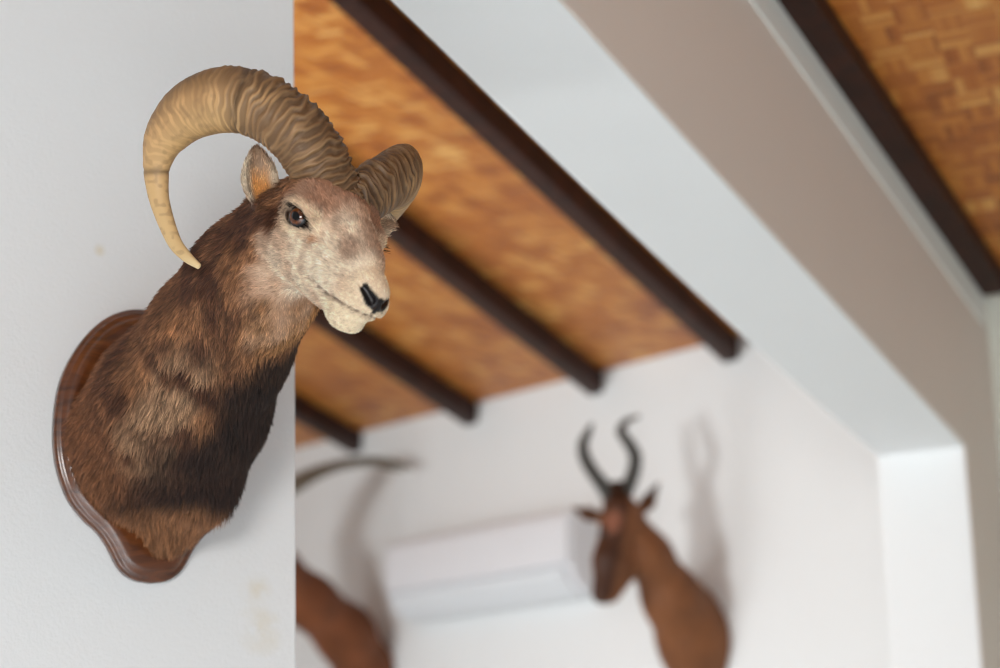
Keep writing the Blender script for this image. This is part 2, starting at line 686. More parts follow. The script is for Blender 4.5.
def tube(P, rads, name, mat, parent, nseg=16, flat=1.0, side=None, mod=None, cap=True, attr=None):
    """round-ended sweep through world points P with radii; side = direction of the first radius"""
    P = np.asarray(P, float); m = len(P)
    T = np.gradient(P, axis=0); T /= np.linalg.norm(T, axis=1)[:, None]
    b = unit(side if side is not None else np.cross(T[0], [0.3, .2, 1]))
    V = []; val = []
    for i in range(m):
        b = unit(b - T[i] * np.dot(b, T[i]))
        a = np.cross(T[i], b)
        for k in range(nseg):
            th = 2 * math.pi * k / nseg
            r = rads[i]
            mm = mod(i / (m - 1), th) if mod else 1.0
            V.append(P[i] + (b * math.cos(th) + a * math.sin(th) * flat) * r * mm)
            val.append((i / (m - 1), th))
    Fs = [(i * nseg + k, i * nseg + (k + 1) % nseg, (i + 1) * nseg + (k + 1) % nseg, (i + 1) * nseg + k) for i in range(m - 1) for k in range(nseg)]
    if cap:
        V += [P[0] - T[0] * rads[0] * .2, P[-1] + T[-1] * rads[-1] * .7]
        a, z = len(V) - 2, len(V) - 1
        Fs += [(a, (k + 1) % nseg, k) for k in range(nseg)]
        Fs += [(z, (m - 1) * nseg + k, (m - 1) * nseg + (k + 1) % nseg) for k in range(nseg)]
    return obj(name, V, Fs, mat, parent, smooth=True), val


def smooth_path(pts, n):
    """Catmull-Rom through pts (any columns), n samples by arc length of the first three"""
    P = np.asarray(pts, float)
    E = np.concatenate([[2 * P[0] - P[1]], P, [2 * P[-1] - P[-2]]])
    out = []
    for i in range(1, len(E) - 2):
        for t in np.linspace(0, 1, 40, endpoint=False):
            p0, p1, p2, p3 = E[i - 1:i + 3]
            out.append(.5 * (2 * p1 + (p2 - p0) * t + (2 * p0 - 5 * p1 + 4 * p2 - p3) * t * t + (3 * p1 - p0 - 3 * p2 + p3) * t ** 3))
    out.append(P[-1])
    out = np.array(out)
    s = np.concatenate([[0], np.cumsum(np.linalg.norm(np.diff(out[:, :3], axis=0), axis=1))])
    q = np.linspace(0, s[-1], n)
    return np.stack([np.interp(q, s, out[:, k]) for k in range(out.shape[1])], 1), s[-1]

# ------------------------------------------------------------------ the ram trophy (camera-axis centimetres, absolute)
def ic(px, py, dz):
    z = ZH * 100 + dz
    return np.array([(px - 500) / F_PX * z, (py - 334) / F_PX * z, z])


def rodr(r):
    t = np.linalg.norm(r); k = np.asarray(r) / t
    K = np.array([[0, -k[2], k[1]], [k[2], 0, -k[0]], [-k[1], k[0], 0]])
    return np.eye(3) + math.sin(t) * K + (1 - math.cos(t)) * K @ K


C0 = ic(336.2, 232.4, 0)
_r0 = unit(C0); _ax = np.cross([0, 0, 1.0], _r0)
RH = rodr(_ax / np.linalg.norm(_ax) * math.asin(np.linalg.norm(_ax))) @ rodr([.13488, 1.96278, -1.4568])
hd = lambda x, y, z: C0 + RH @ np.array([x, y, z], float)      # head frame: right, forward, up (cm)
nLc, upc = C2W.T @ nL, C2W.T @ UP                              # wall normal and world up in camera axes
PLc = (C2W.T @ (PL - CAM)) * 100
c2w = lambda P: w_(np.asarray(P) / 100.)

NECK = [(ic(287, 236, 7.5), 6.6), (ic(254, 283, 13), 7.7), (ic(219, 340, 20), 8.7), (ic(184, 402, 28), 10.6), (ic(157, 444, 35.5), 11.4)]
EYE = [np.array([5.25 * s, -.25, .0]) for s in (1, -1)]
MIR = lambda c, s: (c[0] * s, c[1], c[2])


def ear_frame(base, tip, opening):
    a = unit(tip - base)
    o = unit(opening - a * np.dot(opening, a))
    return np.stack([np.cross(a, o), o, a], 1), np.linalg.norm(tip - base)


EARS = [(ic(264, 208, 2.6), ic(256, 148, 5.0), np.array([.35, .10, -1.0])),
        (ic(360, 226, 8.0), ic(395, 224, 11.5), np.array([.25, .45, -1.0]))]
EARF = [ear_frame(*e) for e in EARS]

PR = []          # (sdf, blend)
for (a, ra), (b, rb) in zip(NECK[:-1], NECK[1:]):
    PR.append((rc(a, b, ra, rb), 4.0))
PR.append((rc(ic(190, 480, 31), ic(172, 516, 34.5), 6.6, 3.3), 3.0))
PR.append((rc(ic(172, 516, 34.5), ic(162, 543, 36.5), 3.3, 2.0), 2.0))
PR.append((rc(ic(156, 398, 33), ic(122, 442, 37.5), 7.4, 6.3), 4.0))
PR.append((rc(ic(122, 442, 37.5), ic(122, 468, 37.5), 6.3, 5.4), 4.0))
H_ = [
    (ell(hd(0, -4.2, .8), (5.6, 6.2, 5.0), RH), 3.0),
    (rc(hd(0, -1, -1.3), hd(.2, 10.9, -3.9), 4.55, 2.1), 2.5),
    (rc(hd(0, 1.0, 1.6), hd(.2, 11.5, -2.0), 2.5, 1.35), 2.5),
    (rc(hd(0, 4.0, .9), hd(0, 8.3, -.4), 2.0, 1.7), 2.0),
    (rc(hd(0, -5, -5.3), hd(.1, 9.0, -6.5), 3.3, 1.85), 3.0),
    (ell(hd(.2, 11.9, -3.5), (2.25, 2.6, 2.35), RH), 1.4),
    (rc(hd(.25, 13.5, -2.9), hd(.25, 13.5, -4.4), 1.25, 1.15), 1.3),
    (ell(hd(.2, 10.3, -7.5), (1.95, 2.7, 1.5), RH), 1.6),
]
for s in (1, -1):
    H_ += [
        (rc(hd(*MIR((3.2, -4.5, -3.2), s)), hd(*MIR((2.3, 4.5, -4.6), s)), 3.7, 2.4), 2.5),
        (rc(hd(*MIR((1.9, 7.6, -4.6), s)), hd(*MIR((1.4, 12.2, -4.5), s)), 1.6, 1.35), 1.5),
        (ell(hd(*MIR((4.8, -.3, .1), s)), (2.2, 2.8, 2.2), RH), 1.3),
        (rc(hd(*MIR((5.7, -2.2, 1.7), s)), hd(*MIR((5.3, 1.0, 1.55), s)), .9, .5), 1.6),
        (rc(hd(*MIR((3.2, -3.6, 2.6), s)), hd(*MIR((3.4, -4.8, 3.2), s)), 3.2, 2.6), 1.5),
        (rc(hd(*MIR((3.4, 3.0, -2.2), s)), hd(*MIR((2.1, 9.0, -4.0), s)), 1.2, .8), 2.0),
    ]


def head_sdf(P):
    h = H_[0][0](P)
    for f, k in H_[1:]:
        h = smin(h, f(P), k)
    return h


def from_inside(o, d, far=9.0):
    """head-frame point where the ray from o along d leaves the head"""
    t = np.linspace(0, far, 500)
    o, d = np.asarray(o, float), unit(d)
    P = C0 + (o + t[:, None] * d) @ RH.T
    return o + d * t[np.argmax(head_sdf(P) > 0)]


# the mouth line lies on the skin, from the middle of the lips back to the corner
MOUTH = {}
for s in (1, -1):
    MOUTH[s] = [from_inside((.2, 11, z), (s * math.sin(a), math.cos(a), 0)) for a, z in
                ((0, -5.35), (.35, -5.5), (.75, -5.62), (1.1, -5.7))] + \
               [from_inside((.2, y, z), (s, 0, 0)) for y, z in ((9.6, -5.75), (8.2, -5.72), (7.0, -5.5), (6.0, -5.1))]
CUT = []
SHM = RH @ np.array([.22, 0, 0])
for s in (1, -1):
    Re = RH @ rodr([0, 0, 1e-6])
    ang = math.radians(-6)
    Rx = np.array([[1, 0, 0], [0, math.cos(ang), -math.sin(ang)], [0, math.sin(ang), math.cos(ang)]])
    CUT.append((ell(hd(*MIR((6.6, -.15, -.05), s)), (1.9, 2.6, 1.16), RH @ Rx), .35))
    CUT.append((rc(hd(*MIR((6.2, 1.7, -.3), s)), hd(*MIR((5.2, 3.2, -.55), s)), .42, .14), .3))
    # nostril comma and mouth line
    CUT.append((rc(hd(*MIR((.95, 14.5, -3.5), s)) + SHM, hd(*MIR((1.75, 13.6, -2.75), s)) + SHM, .48, .42), .3))
    CUT.append((rc(hd(*MIR((1.75, 13.6, -2.75), s)) + SHM, hd(*MIR((2.2, 12.3, -2.5), s)) + SHM, .38, .12), .3))
    mp = MOUTH[s]
    for a, b in zip(mp[:-1], mp[1:]):
        CUT.append((rc(hd(*a), hd(*b), .22, .22), .3))
CUT.append((rc(hd(.22, 15.1, -3.6), hd(.22, 14.5, -5.3), .16, .16), .25))       # philtrum


def ear_sdf(i):
    (base, tip, op), (R, L) = EARS[i], EARF[i]
    c = base + R[:, 2] * L * .46

    def f(P):
        q = (P - c) @ R
        w = 1 + .55 * np.clip(q[:, 2] / (L * .55), 0, 1.2) ** 2 + .35 * np.clip(-q[:, 2] / (L * .55), 0, 1.2) ** 2
        q = q * np.stack([w, np.ones(len(q)), np.ones(len(q))], 1)
        q[:, 1] += .10 * q[:, 0] ** 2 * 0
        e = lambda q, r: (lambda k0, k1: k0 * (k0 - 1) / (k1 + 1e-9))(np.linalg.norm(q / r, axis=1), np.linalg.norm(q / (np.array(r) ** 2), axis=1))
        out = e(q, (2.35, 1.45, L * .56))
        q2 = q - np.array([0, 1.05, .1])
        inn = e(q2, (2.0, 1.75, L * .54))
        return smax(out, -inn, .35)
    return f


EARS_SDF = [ear_sdf(0), ear_sdf(1)]


def ram_sdf(P):
    d = PR[0][0](P)
    for f, k in PR[1:]:
        d = smin(d, f(P), k)
    h = H_[0][0](P)
    for f, k in H_[1:]:
        h = smin(h, f(P), k)
    d = smin(d, h, 3.0)
    for f in EARS_SDF:
        d = smin(d, f(P), .9)
    for f, k in CUT:
        d = smax(d, -f(P), k)
    cut = -((P - PLc) @ nLc - 2.3)
    return smax(d, cut, .6)


V, Q = surface(ram_sdf, np.array([ic(45, 300, 50)[0], ic(45, 100, -30)[1], 227.]), ic(430, 590, 52), .205)
print('ram verts', len(V))


def axis_param(P):
    """position along the neck 0..1, radial direction and nearest axis direction"""
    best = np.full(len(P), 1e9); T = np.zeros(len(P)); N = np.zeros((len(P), 3)); A = np.zeros((len(P), 3))
    m = len(NECK) - 1
    for i in range(m):
        a, b = NECK[i][0], NECK[i + 1][0]
        ab = b - a
        tu = ((P - a) @ ab) / (ab @ ab)
        t = np.clip(tu, 0 if i else -2, 1 if i < m - 1 else 2)
        v = P - a - t[:, None] * ab
        d = np.linalg.norm(v, axis=1)
        k = d < best
        best[k] = d[k]; T[k] = (i + t[k]) / m; N[k] = v[k]; A[k] = unit(ab)
    return T, N / (np.linalg.norm(N, axis=1)[:, None] + 1e-9), A


def mixc(a, b, t):
    return a * (1 - t[:, None]) + np.array(b) * t[:, None]


lin = lambda r, g, b: np.array(srgb(r, g, b)[:3])
nCol = rodr(upc * math.radians(24)) @ nLc
if nCol[0] < nLc[0]: nCol = rodr(-upc * math.radians(24)) @ nLc
LATR = unit(np.cross(nLc, upc))
if np.dot(LATR, RH[:, 0]) < 0: LATR = -LATR             # the ram's own right


def ram_color(P, fine=True):
    q = (P - C0) @ RH
    T, N, A = axis_param(P)
    ven = nCol - A * (A @ nCol)[:, None]
    ven /= np.linalg.norm(ven, axis=1)[:, None]
    cv = (N * ven).sum(1)                                # 1 = throat side, -1 = nape
    n1, n2, n3 = vnoise(P, 6., 1), vnoise(P, 2.2, 2), vnoise(P * [1, .5, 1], 1.1, 3)
    mot = n1 * .5 + n2 * .3 + n3 * .2
    # neck
    c = mixc(np.tile(lin(86, 53, 36), (len(P), 1)), lin(154, 107, 72), sst(.34, .68, mot))
    nape = sst(-.35, -.85, cv)
    c = mixc(c, lin(74, 42, 26), nape * .6)
    red = sst(.60, .9, T) * sst(.2, .6, mot)
    c = mixc(c, lin(122, 78, 50), red * .8)
    # pale saddle on the flank
    sad = sst(.34, .50, T) * sst(.92, .66, T) * sst(-.45, .0, cv) * sst(.62, .30, cv)
    c = mixc(c, lin(176, 140, 108), sad * sst(.28, .58, n2 * .5 + n1 * .5) * .9)
    # dark throat stripe, widening into a dark band over the breast
    wid = .66 - .30 * sst(.55, 1.0, T) + (n1 - .5) * .35
    dk = sst(-.16, .20, cv - wid) * sst(.28, .40, T + (n2 - .5) * .1)
    c = mixc(c, lin(40, 27, 22), dk * .95)
    vz = (P - PLc) @ upc                                 # height above the plaque middle
    low = sst(-4.5, -7.5, vz + (n1 - .5) * 3) * sst(-12.5, -10.0, vz + (n2 - .5) * 2)
    c = mixc(c, lin(52, 34, 27), low * sst(-.25, .35, cv) * .9)
    tuft = sst(-10.0, -12.5, vz + (n2 - .5) * 2)
    c = mixc(c, lin(142, 98, 66), tuft)
    # throat ruff just under the jaw: pale tan
    ruff = sst(.36, .26, T + (n2 - .5) * .1) * sst(.35, .8, cv)
    c = mixc(c, lin(180, 130, 80), ruff * .8 * sst(.25, .6, mot))
    # face
    x, y, z = np.abs(q[:, 0]), q[:, 1], q[:, 2]
    face = sst(-4.6, -1.4, y - .12 * np.maximum(z, -11) - .30 * np.clip(z + 6, -2.5, 0) + (n2 - .5) * 3.0 + (n1 - .5) * 1.5)
    f = mixc(np.tile(lin(180, 143, 116), (len(P), 1)), lin(226, 206, 182), sst(.2, .72, mot))
    f = mixc(f, lin(150, 106, 80), sst(.3, 2.8, z) * sst(4.5, 0.0, y) * (.72 + .28 * n2))     # forehead
    f = mixc(f, lin(150, 112, 88), sst(.1, .9, (z + .30 * y + .2)) * sst(2.2, .6, x) * sst(3, 5, y) * sst(11.0, 9, y) * .65)   # grey-brown patch on the nose bridge
    pt_ = np.linalg.norm((np.stack([x, y, z], 1) - [2.1, 7.4, -.2]) / [1.7, 2.8, 1.7], axis=1)
    f = mixc(f, lin(150, 116, 94), sst(1.15, .5, pt_ + (n2 - .5) * .5) * .75)
    f = mixc(f, lin(226, 202, 172), sst(9.5, 12.5, y) * .7)
    f = mixc(f, lin(232, 212, 182), sst(-5.6, -6.3, z) * sst(7, 9.5, y) * .8)
    f = mixc(f, lin(172, 128, 98), sst(-2.0, -5.0, y + (n2 - .5) * 2) * .7)
    f = mixc(f, lin(120, 84, 62), sst(4.2, 5.6, z) * sst(0, -2.5, y) * .5)
    eye = np.min([np.linalg.norm((q - [s * 6.3, -.1, -.05]) / [1.6, 2.45, 1.17], axis=1) for s in (1, -1)], axis=0)
    f = mixc(f, lin(228, 200, 168), sst(2.3, 1.5, eye) * .6)
    f = mixc(f, lin(34, 22, 18), sst(1.16, .98, eye))
    tear = np.min([rc((s * 6.1, 1.7, -.3), (s * 5.0, 3.3, -.55), .5, .2)(q) for s in (1, -1)], axis=0)
    f = mixc(f, lin(50, 32, 24), sst(.28, -.05, tear))
    f = mixc(f, lin(160, 100, 50), sst(.5, .1, np.linalg.norm(np.stack([x - 4.9, y - 3.4, z + 1.3], 1), axis=1) - .25) * .6)
    # mouth and nose pad
    c = mixc(c, f, face)
    pad = np.min([rc((s * .95 + .22, 14.4, -3.45), (s * 1.75 + .22, 13.3, -2.65), .92, .66)(q) for s in (1, -1)], axis=0)
    pad = np.minimum(pad, rc((.22, 15.0, -3.4), (.22, 14.6, -4.7), .65, .3)(q))
    pad = np.minimum(pad, ell((.22, 14.4, -3.75), (1.35, 1.3, .85))(q))
    c = mixc(c, lin(30, 26, 26), sst(.13, -.08, pad + (n3 - .5) * .15))
    mouth = np.full(len(P), 9.)
    for s in (1, -1):
        for a, b in zip(MOUTH[s][:-1], MOUTH[s][1:]):
            mouth = np.minimum(mouth, rc(a, b, .22, .22)(q))
    c = mixc(c, lin(70, 46, 36), sst(.12, -.02, mouth) * .85)
    # ears
    for i in (0, 1):
        base, tip, op = EARS[i]; R, L = EARF[i]
        d = EARS_SDF[i](P)
        e = (P - base) @ R
        on = sst(.35, .1, d) * sst(.3, 1.2, e[:, 2])
        ec = mixc(np.tile(lin(204, 182, 156), (len(P), 1)), lin(150, 118, 92), sst(.35, .75, n2))
        inn = sst(1.6, .7, np.abs(e[:, 0] - .1)) * sst(-1.15, -.85, e[:, 1]) * sst(.80, .35, e[:, 2] / L)
        ec = mixc(ec, lin(222, 150, 78), inn * .9)
        c = mixc(c, ec, on)
    c = c * (.84 + .16 * face)[:, None]
    return np.clip(c, 0, 1), face, q, T, N, A, cv


colV = ram_color(V)[0]


def coat_material(name, rough=.6):
    k = NT(name)
    a = k.n('ShaderNodeAttribute', attribute_name='coat')
    k.l(a.outputs['Color'], k.bsdf.inputs['Base Color'])
    k.bsdf.inputs['Roughness'].default_value = rough
    # bare dark skin (nose, lids) is moist and smoother than the coat
    lum = k.n('ShaderNodeRGBToBW')
    k.l(a.outputs['Color'], lum.inputs[0])
    mr = k.n('ShaderNodeMapRange')
    mr.inputs['From Min'].default_value = .012
    mr.inputs['From Max'].default_value = .03
    mr.inputs['To Min'].default_value = .32
    mr.inputs['To Max'].default_value = rough
    k.l(lum.outputs[0], mr.inputs['Value'])
    k.l(mr.outputs[0], k.bsdf.inputs['Roughness'])
    k.bsdf.inputs['Specular IOR Level'].default_value = .3
    return k.m


ram_base = onL(148, 584)
ram = empty('ram_trophy', ram_base)
tag(ram, 'mounted head of a wild ram with big curled ridged horns on the near white wall', 'hunting trophy')

M_SKIN = coat_material('short_coat')
body = body_mesh('head_and_neck', c2w(V), Q, M_SKIN, ram, colV)
tag(body, 'cream faced brown head and neck with a dark throat')

# wooden shield
half = [(0, 39.6), (4, 39.2), (7.8, 37.2), (11.2, 33.2), (13.6, 28.0), (14.4, 22.0), (14.0, 16.4), (12.3, 11.6), (9.9, 8.6), (8.0, 7.0), (6.4, 5.0), (4.6, 1.9), (2.5, .4), (0, 0)]
pth, _ = smooth_path([(a, b, 0) for a, b in half], 70)
out = np.concatenate([pth[:, :2], (pth[-2:0:-1, :2] * [-1, 1])])
m = len(out)
tg = np.roll(out, -1, 0) - np.roll(out, 1, 0)
nr = np.stack([-tg[:, 1], tg[:, 0]], 1); nr /= np.linalg.norm(nr, axis=1)[:, None]
if (nr * (out - [0, 20])).sum() < 0: nr = -nr
V2 = []; F2 = []
profile = [(0, 0), (0, .9), (-.12, 1.2), (-.45, 1.4), (-.7, 1.42), (-.95, 1.6), (-1.35, 1.95), (-1.8, 2.15), (-2.6, 2.2)]
for off, zz in profile:
    for p, nn in zip(out, nr):
        q = p + nn * off
        V2.append(ram_base + eL * q[0] / 100 + UP * q[1] / 100 + nL * (zz + .1) / 100)
for i in range(len(profile) - 1):
    F2 += [(i * m + k, i * m + (k + 1) % m, (i + 1) * m + (k + 1) % m, (i + 1) * m + k) for k in range(m)]
F2 += [tuple(range(m - 1, -1, -1)), tuple((len(profile) - 1) * m + k for k in range(m))]
M_PLAQUE = wood('varnished_mahogany', srgb(66, 32, 11), srgb(108, 57, 22), .3, (3, 3, 14), .7)
pq = obj('wooden_shield', V2, F2, M_PLAQUE, ram, smooth=True)
tag(pq, 'varnished reddish brown wooden shield with a wavy moulded edge')

# horns: centre line (px, py, dz) with widths in px
HC = [(339, 210, 2.4, 58), (324, 179, 1.2, 63), (308, 148, .2, 66), (287, 124, -.4, 66), (257, 105.5, .2, 67), (224, 100.5, 1.2, 66.5), (190, 112, 2.6, 59),
      (166, 137, 3.8, 44), (157.5, 162, 4.4, 29.5), (157, 182, 4.4, 24), (161, 206, 3.8, 19.5), (173.5, 240, 2.2, 15), (186, 256, 1.0, 11.5), (199, 266.5, -.3, 6)]
hp = []
for px, py, dz, wpx in HC:
    p = ic(px, py, dz)
    hp.append([*p, wpx / F_PX * p[2] / 2])
NH = 520
hp, hlen = smooth_path(hp, NH)
print('horn length', hlen)
SH = np.array([.5, 1.5, .3])
# growth ridges: uneven spacing along the horn, strong at the base and fading to the tip
pos = []; s_ = 0.0
while s_ < hlen:
    pos.append((s_, rng.uniform(.55, 1.1), rng.uniform(-.5, .5), rng.uniform(0, 6.28)))
    fr = s_ / hlen
    s_ += (.78 + .4 * fr) * rng.uniform(.6, 1.4)
pos = np.array(pos)
DEEP = [(.37, 2.2), (.705, 1.3)]


def horn_mesh(pts, name, mirror):
    P = pts[:, :3].copy(); r = pts[:, 3]
    Tn = np.gradient(P, axis=0); Tn /= np.linalg.norm(Tn, axis=1)[:, None]
    ctr = P[int(NH * .2):int(NH * .8)].mean(0)
    nseg = 72
    th = np.arange(nseg) * 2 * np.pi / nseg
    Vh = np.zeros((NH, nseg, 3)); Hh = np.zeros((NH, nseg)); Tt = np.zeros((NH, nseg)); Ot = np.zeros((NH, nseg))
    arc = np.linspace(0, hlen, NH)
    pl = unit(np.cross(P[int(NH * .15)] - ctr, P[int(NH * .5)] - ctr))
    for i in range(NH):
        b = unit(np.cross(Tn[i], pl))
        if np.dot(b, P[i] - ctr) < 0 and i < NH * .9: b = -b
        if i >= NH * .9 and np.dot(b, bprev) < 0: b = -b
        bprev = b
        a = np.cross(Tn[i], b)
        if np.dot(a, pl) < 0: a = -a
        fr = i / (NH - 1)
        co, si = np.cos(th), np.sin(th)
        # rounded-triangular section: blunt outer keel, flatter inner edge
        rr = 1 + .05 * np.cos(3 * th) * (1 - fr)
        wob = .35 * np.sin(2 * th + 1.3) + .22 * np.sin(5 * th + arc[i] * .9) + .12 * np.sin(9 * th + 2.1 * arc[i])
        d = arc[i] + wob[None] * .8 - pos[:, 0][:, None] + .16 * np.sin(3 * th[None] + pos[:, 3][:, None])
        w = .20 + .06 * fr
        rid = (pos[:, 1][:, None] * np.exp(-(d / w) ** 2)).sum(0)
        amp = .085 * (1 - sst(.30, .46, np.array([fr]))[0]) + .016
        # ridges stand out on the outer half, fade to the inner edge
        am = amp * (.45 + .55 * sst(-.7, .5, co))
        dp = sum(-.06 * dd * np.exp(-((arc[i] + .8 * wob * .5 - f0 * hlen) / .22) ** 2) for f0, dd in DEEP)
        fine = .010 * np.sin(arc[i] * 21 + 2.2 * np.sin(3 * th + arc[i]) + 5 * wob)
        disp = 1 + (rid - .55) * am * min(1, r[i] / 2.0) + dp * .5 + fine * (1 - fr)
        Vh[i] = P[i] + (b[None] * (co * rr * disp)[:, None] + a[None] * (si * rr * disp * .80)[:, None]) * r[i]
        Hh[i] = rid; Tt[i] = fr; Ot[i] = co
    if mirror:
        R0 = RH[:, 0]
        D = Vh - C0
        Vh = C0 + D - 2 * (D @ R0)[..., None] * R0 + SH
    Vw = c2w(Vh.reshape(-1, 3))
    Fs = np.array([(i * nseg + k, i * nseg + (k + 1) % nseg, (i + 1) * nseg + (k + 1) % nseg, (i + 1) * nseg + k) for i in range(NH - 1) for k in range(nseg)])
    Vw = list(Vw) + [c2w((P[-1] + Tn[-1] * r[-1] * .6)[None])[0] if not mirror else c2w((C0 + (P[-1] + Tn[-1] * r[-1] * .6 - C0) - 2 * ((P[-1] + Tn[-1] * r[-1] * .6 - C0) @ RH[:, 0]) * RH[:, 0])[None])[0]]
    z = len(Vw) - 1
    Fl = Fs.tolist() + [(z, (NH - 1) * nseg + k, (NH - 1) * nseg + (k + 1) % nseg) for k in range(nseg)]
    # colours
    Pn = Vh.reshape(-1, 3); fr = Tt.ravel(); co = Ot.ravel(); rid = Hh.ravel()
    n1, n2 = vnoise(Pn, 2.0, 5), vnoise(Pn, .6, 6)
    n3 = vnoise(Pn, 5.0, 8)
    base = mixc(np.tile(lin(124, 92, 62), (len(Pn), 1)), lin(200, 157, 108), sst(.22, .66, fr * .8 + n1 * .3))
    base = mixc(base, lin(208, 178, 128), sst(.5, .95, fr) * .75)
    base = mixc(base, lin(196, 158, 106), sst(.25, -.7, co) * sst(.28, .45, fr) * sst(.75, .6, fr) * .7)
    base = mixc(base, lin(92, 66, 44), sst(.15, .95, co) * (1 - sst(.5, .7, fr)) * (.45 + .5 * n1))
    base = mixc(base, lin(70, 62, 54), sst(.55, .75, n3) * (1 - sst(.18, .42, fr)) * .6)
    groove = sst(.55, .15, rid) * (1 - sst(.5, .8, fr))
    base = mixc(base, lin(62, 44, 31), groove * (.25 + .6 * n1) * (1 - .6 * sst(.32, .46, fr)))
    base = mixc(base, lin(184, 152, 112), sst(.7, 1.1, rid) * (1 - sst(.4, .7, fr)) * .22)
    for f0, dd in DEEP:
        base = mixc(base, lin(56, 42, 32), np.exp(-((fr - f0) / .009) ** 2) * .55)
    base = mixc(base, lin(132, 104, 74), sst(.55, .8, n2) * .35)
    base = mixc(base, lin(226, 204, 160), sst(.93, .99, fr) * .5)
    base = np.concatenate([base, base[-1:]])
    o = body_mesh(name, np.array(Vw), np.array([f if len(f) == 4 else (*f, f[-1]) for f in Fl], dtype=object), M_HORN, ram) if False else None
    o0 = np.array(ram['origin'])
    me = bpy.data.meshes.new(name)
    me.from_pydata((np.array(Vw) - o0).tolist(), [], [tuple(f) for f in Fl])
    me.polygons.foreach_set('use_smooth', np.ones(len(me.polygons), bool))
    at = me.color_attributes.new('coat', 'FLOAT_COLOR', 'POINT')
    at.data.foreach_set('color', np.concatenate([base, np.ones((len(base), 1))], 1).astype(np.float32).ravel())
    bm = bmesh.new(); bm.from_mesh(me)
    bmesh.ops.recalc_face_normals(bm, faces=bm.faces)
    bm.to_mesh(me); bm.free()
    return link(name, me, ram, M_HORN)


M_HORN = coat_material('ridged_horn', .48)
horn_mesh(hp, 'horn', False)
horn_mesh(hp, 'horn', True)

# eyes
def eye_material():
    k = NT('glass_eye')
    tc = k.n('ShaderNodeTexCoord')
    sp = k.n('ShaderNodeSeparateXYZ')
    k.l(tc.outputs['Object'], sp.inputs[0])
    # local frame: z out of the head, x along the lid (head forward)
    px = k.math('DIVIDE', sp.outputs[0], .0072); py = k.math('DIVIDE', sp.outputs[1], .0050)
    pup = k.math('SQRT', k.math('ADD', k.math('POWER', px, 2.0), k.math('POWER', py, 2.0)))
    rad = k.math('SQRT', k.math('ADD', k.math('POWER', sp.outputs[0], 2.0), k.math('POWER', sp.outputs[1], 2.0)))
    n = k.n('ShaderNodeTexNoise', i_Scale=300.)
    k.l(tc.outputs['Object'], n.inputs['Vector'])
    iris = k.ramp(k.math('ADD', k.math('DIVIDE', rad, .0125), k.math('MULTIPLY', n.outputs[0], .15)),
                  [(.35, srgb(54, 27, 13)), (.75, srgb(98, 52, 24)), (.95, srgb(36, 19, 11)), (1.0, srgb(14, 9, 7))])
    mx = k.n('ShaderNodeMix', data_type='RGBA')
    k.l(k.ramp(pup, [(.88, (1, 1, 1, 1)), (1.05 / 1.05, (0, 0, 0, 1))]), mx.inputs[0])
    k.l(iris, mx.inputs[6]); mx.inputs[7].default_value = (.004, .003, .003, 1)
    k.l(mx.outputs[2], k.bsdf.inputs['Base Color'])
    k.bsdf.inputs['Roughness'].default_value = .06
    k.bsdf.inputs['Coat Weight'].default_value = 0.
    k.bsdf.inputs['Coat Roughness'].default_value = .02
    return k.m


M_EYE = eye_material()
for s in (1, -1):
    bm = bmesh.new()
    bmesh.ops.create_uvsphere(bm, u_segments=40, v_segments=24, radius=.0176)
    for f in bm.faces: f.smooth = True
    me = bpy.data.meshes.new('eye'); bm.to_mesh(me); bm.free()
    e = link('eye', me, body, M_EYE)
    zc = unit(C2W @ (RH @ np.array([.90 * s, .40, .08])))
    xc = C2W @ (RH @ np.array([0, 1., -.25]))
    xc = unit(xc - zc * np.dot(xc, zc)); yc = np.cross(zc, xc)
    ctr = c2w(hd(*EYE[0 if s == 1 else 1])) - np.array(ram['origin'])
    M4 = Matrix(((xc[0], yc[0], zc[0], ctr[0]), (xc[1], yc[1], zc[1], ctr[1]), (xc[2], yc[2], zc[2], ctr[2]), (0, 0, 0, 1)))
    e.matrix_local = M4
    tag(e, 'dark brown glossy eye')
NFUR = 230000

# ------------------------------------------------------------------ fur of the ram
def strands(sdf, V, Q, n, where):
    """n roots on the surface, chosen by area times a weight"""
    q = V[Q]
    cen = q.mean(1)
    ar = .5 * (np.linalg.norm(np.cross(q[:, 1] - q[:, 0], q[:, 2] - q[:, 0]), axis=1) + np.linalg.norm(np.cross(q[:, 2] - q[:, 0], q[:, 3] - q[:, 0]), axis=1))
    p = ar * where(cen)
    p /= p.sum()
    k = rng.choice(len(Q), n, p=p)
    a, b = rng.random(n), rng.random(n)
    P = (q[k, 0] * (1 - a)[:, None] + q[k, 1] * a[:, None]) * (1 - b)[:, None] + (q[k, 3] * (1 - a)[:, None] + q[k, 2] * a[:, None]) * b[:, None]
    N, _ = grad(sdf, P, .12)
    return P, N


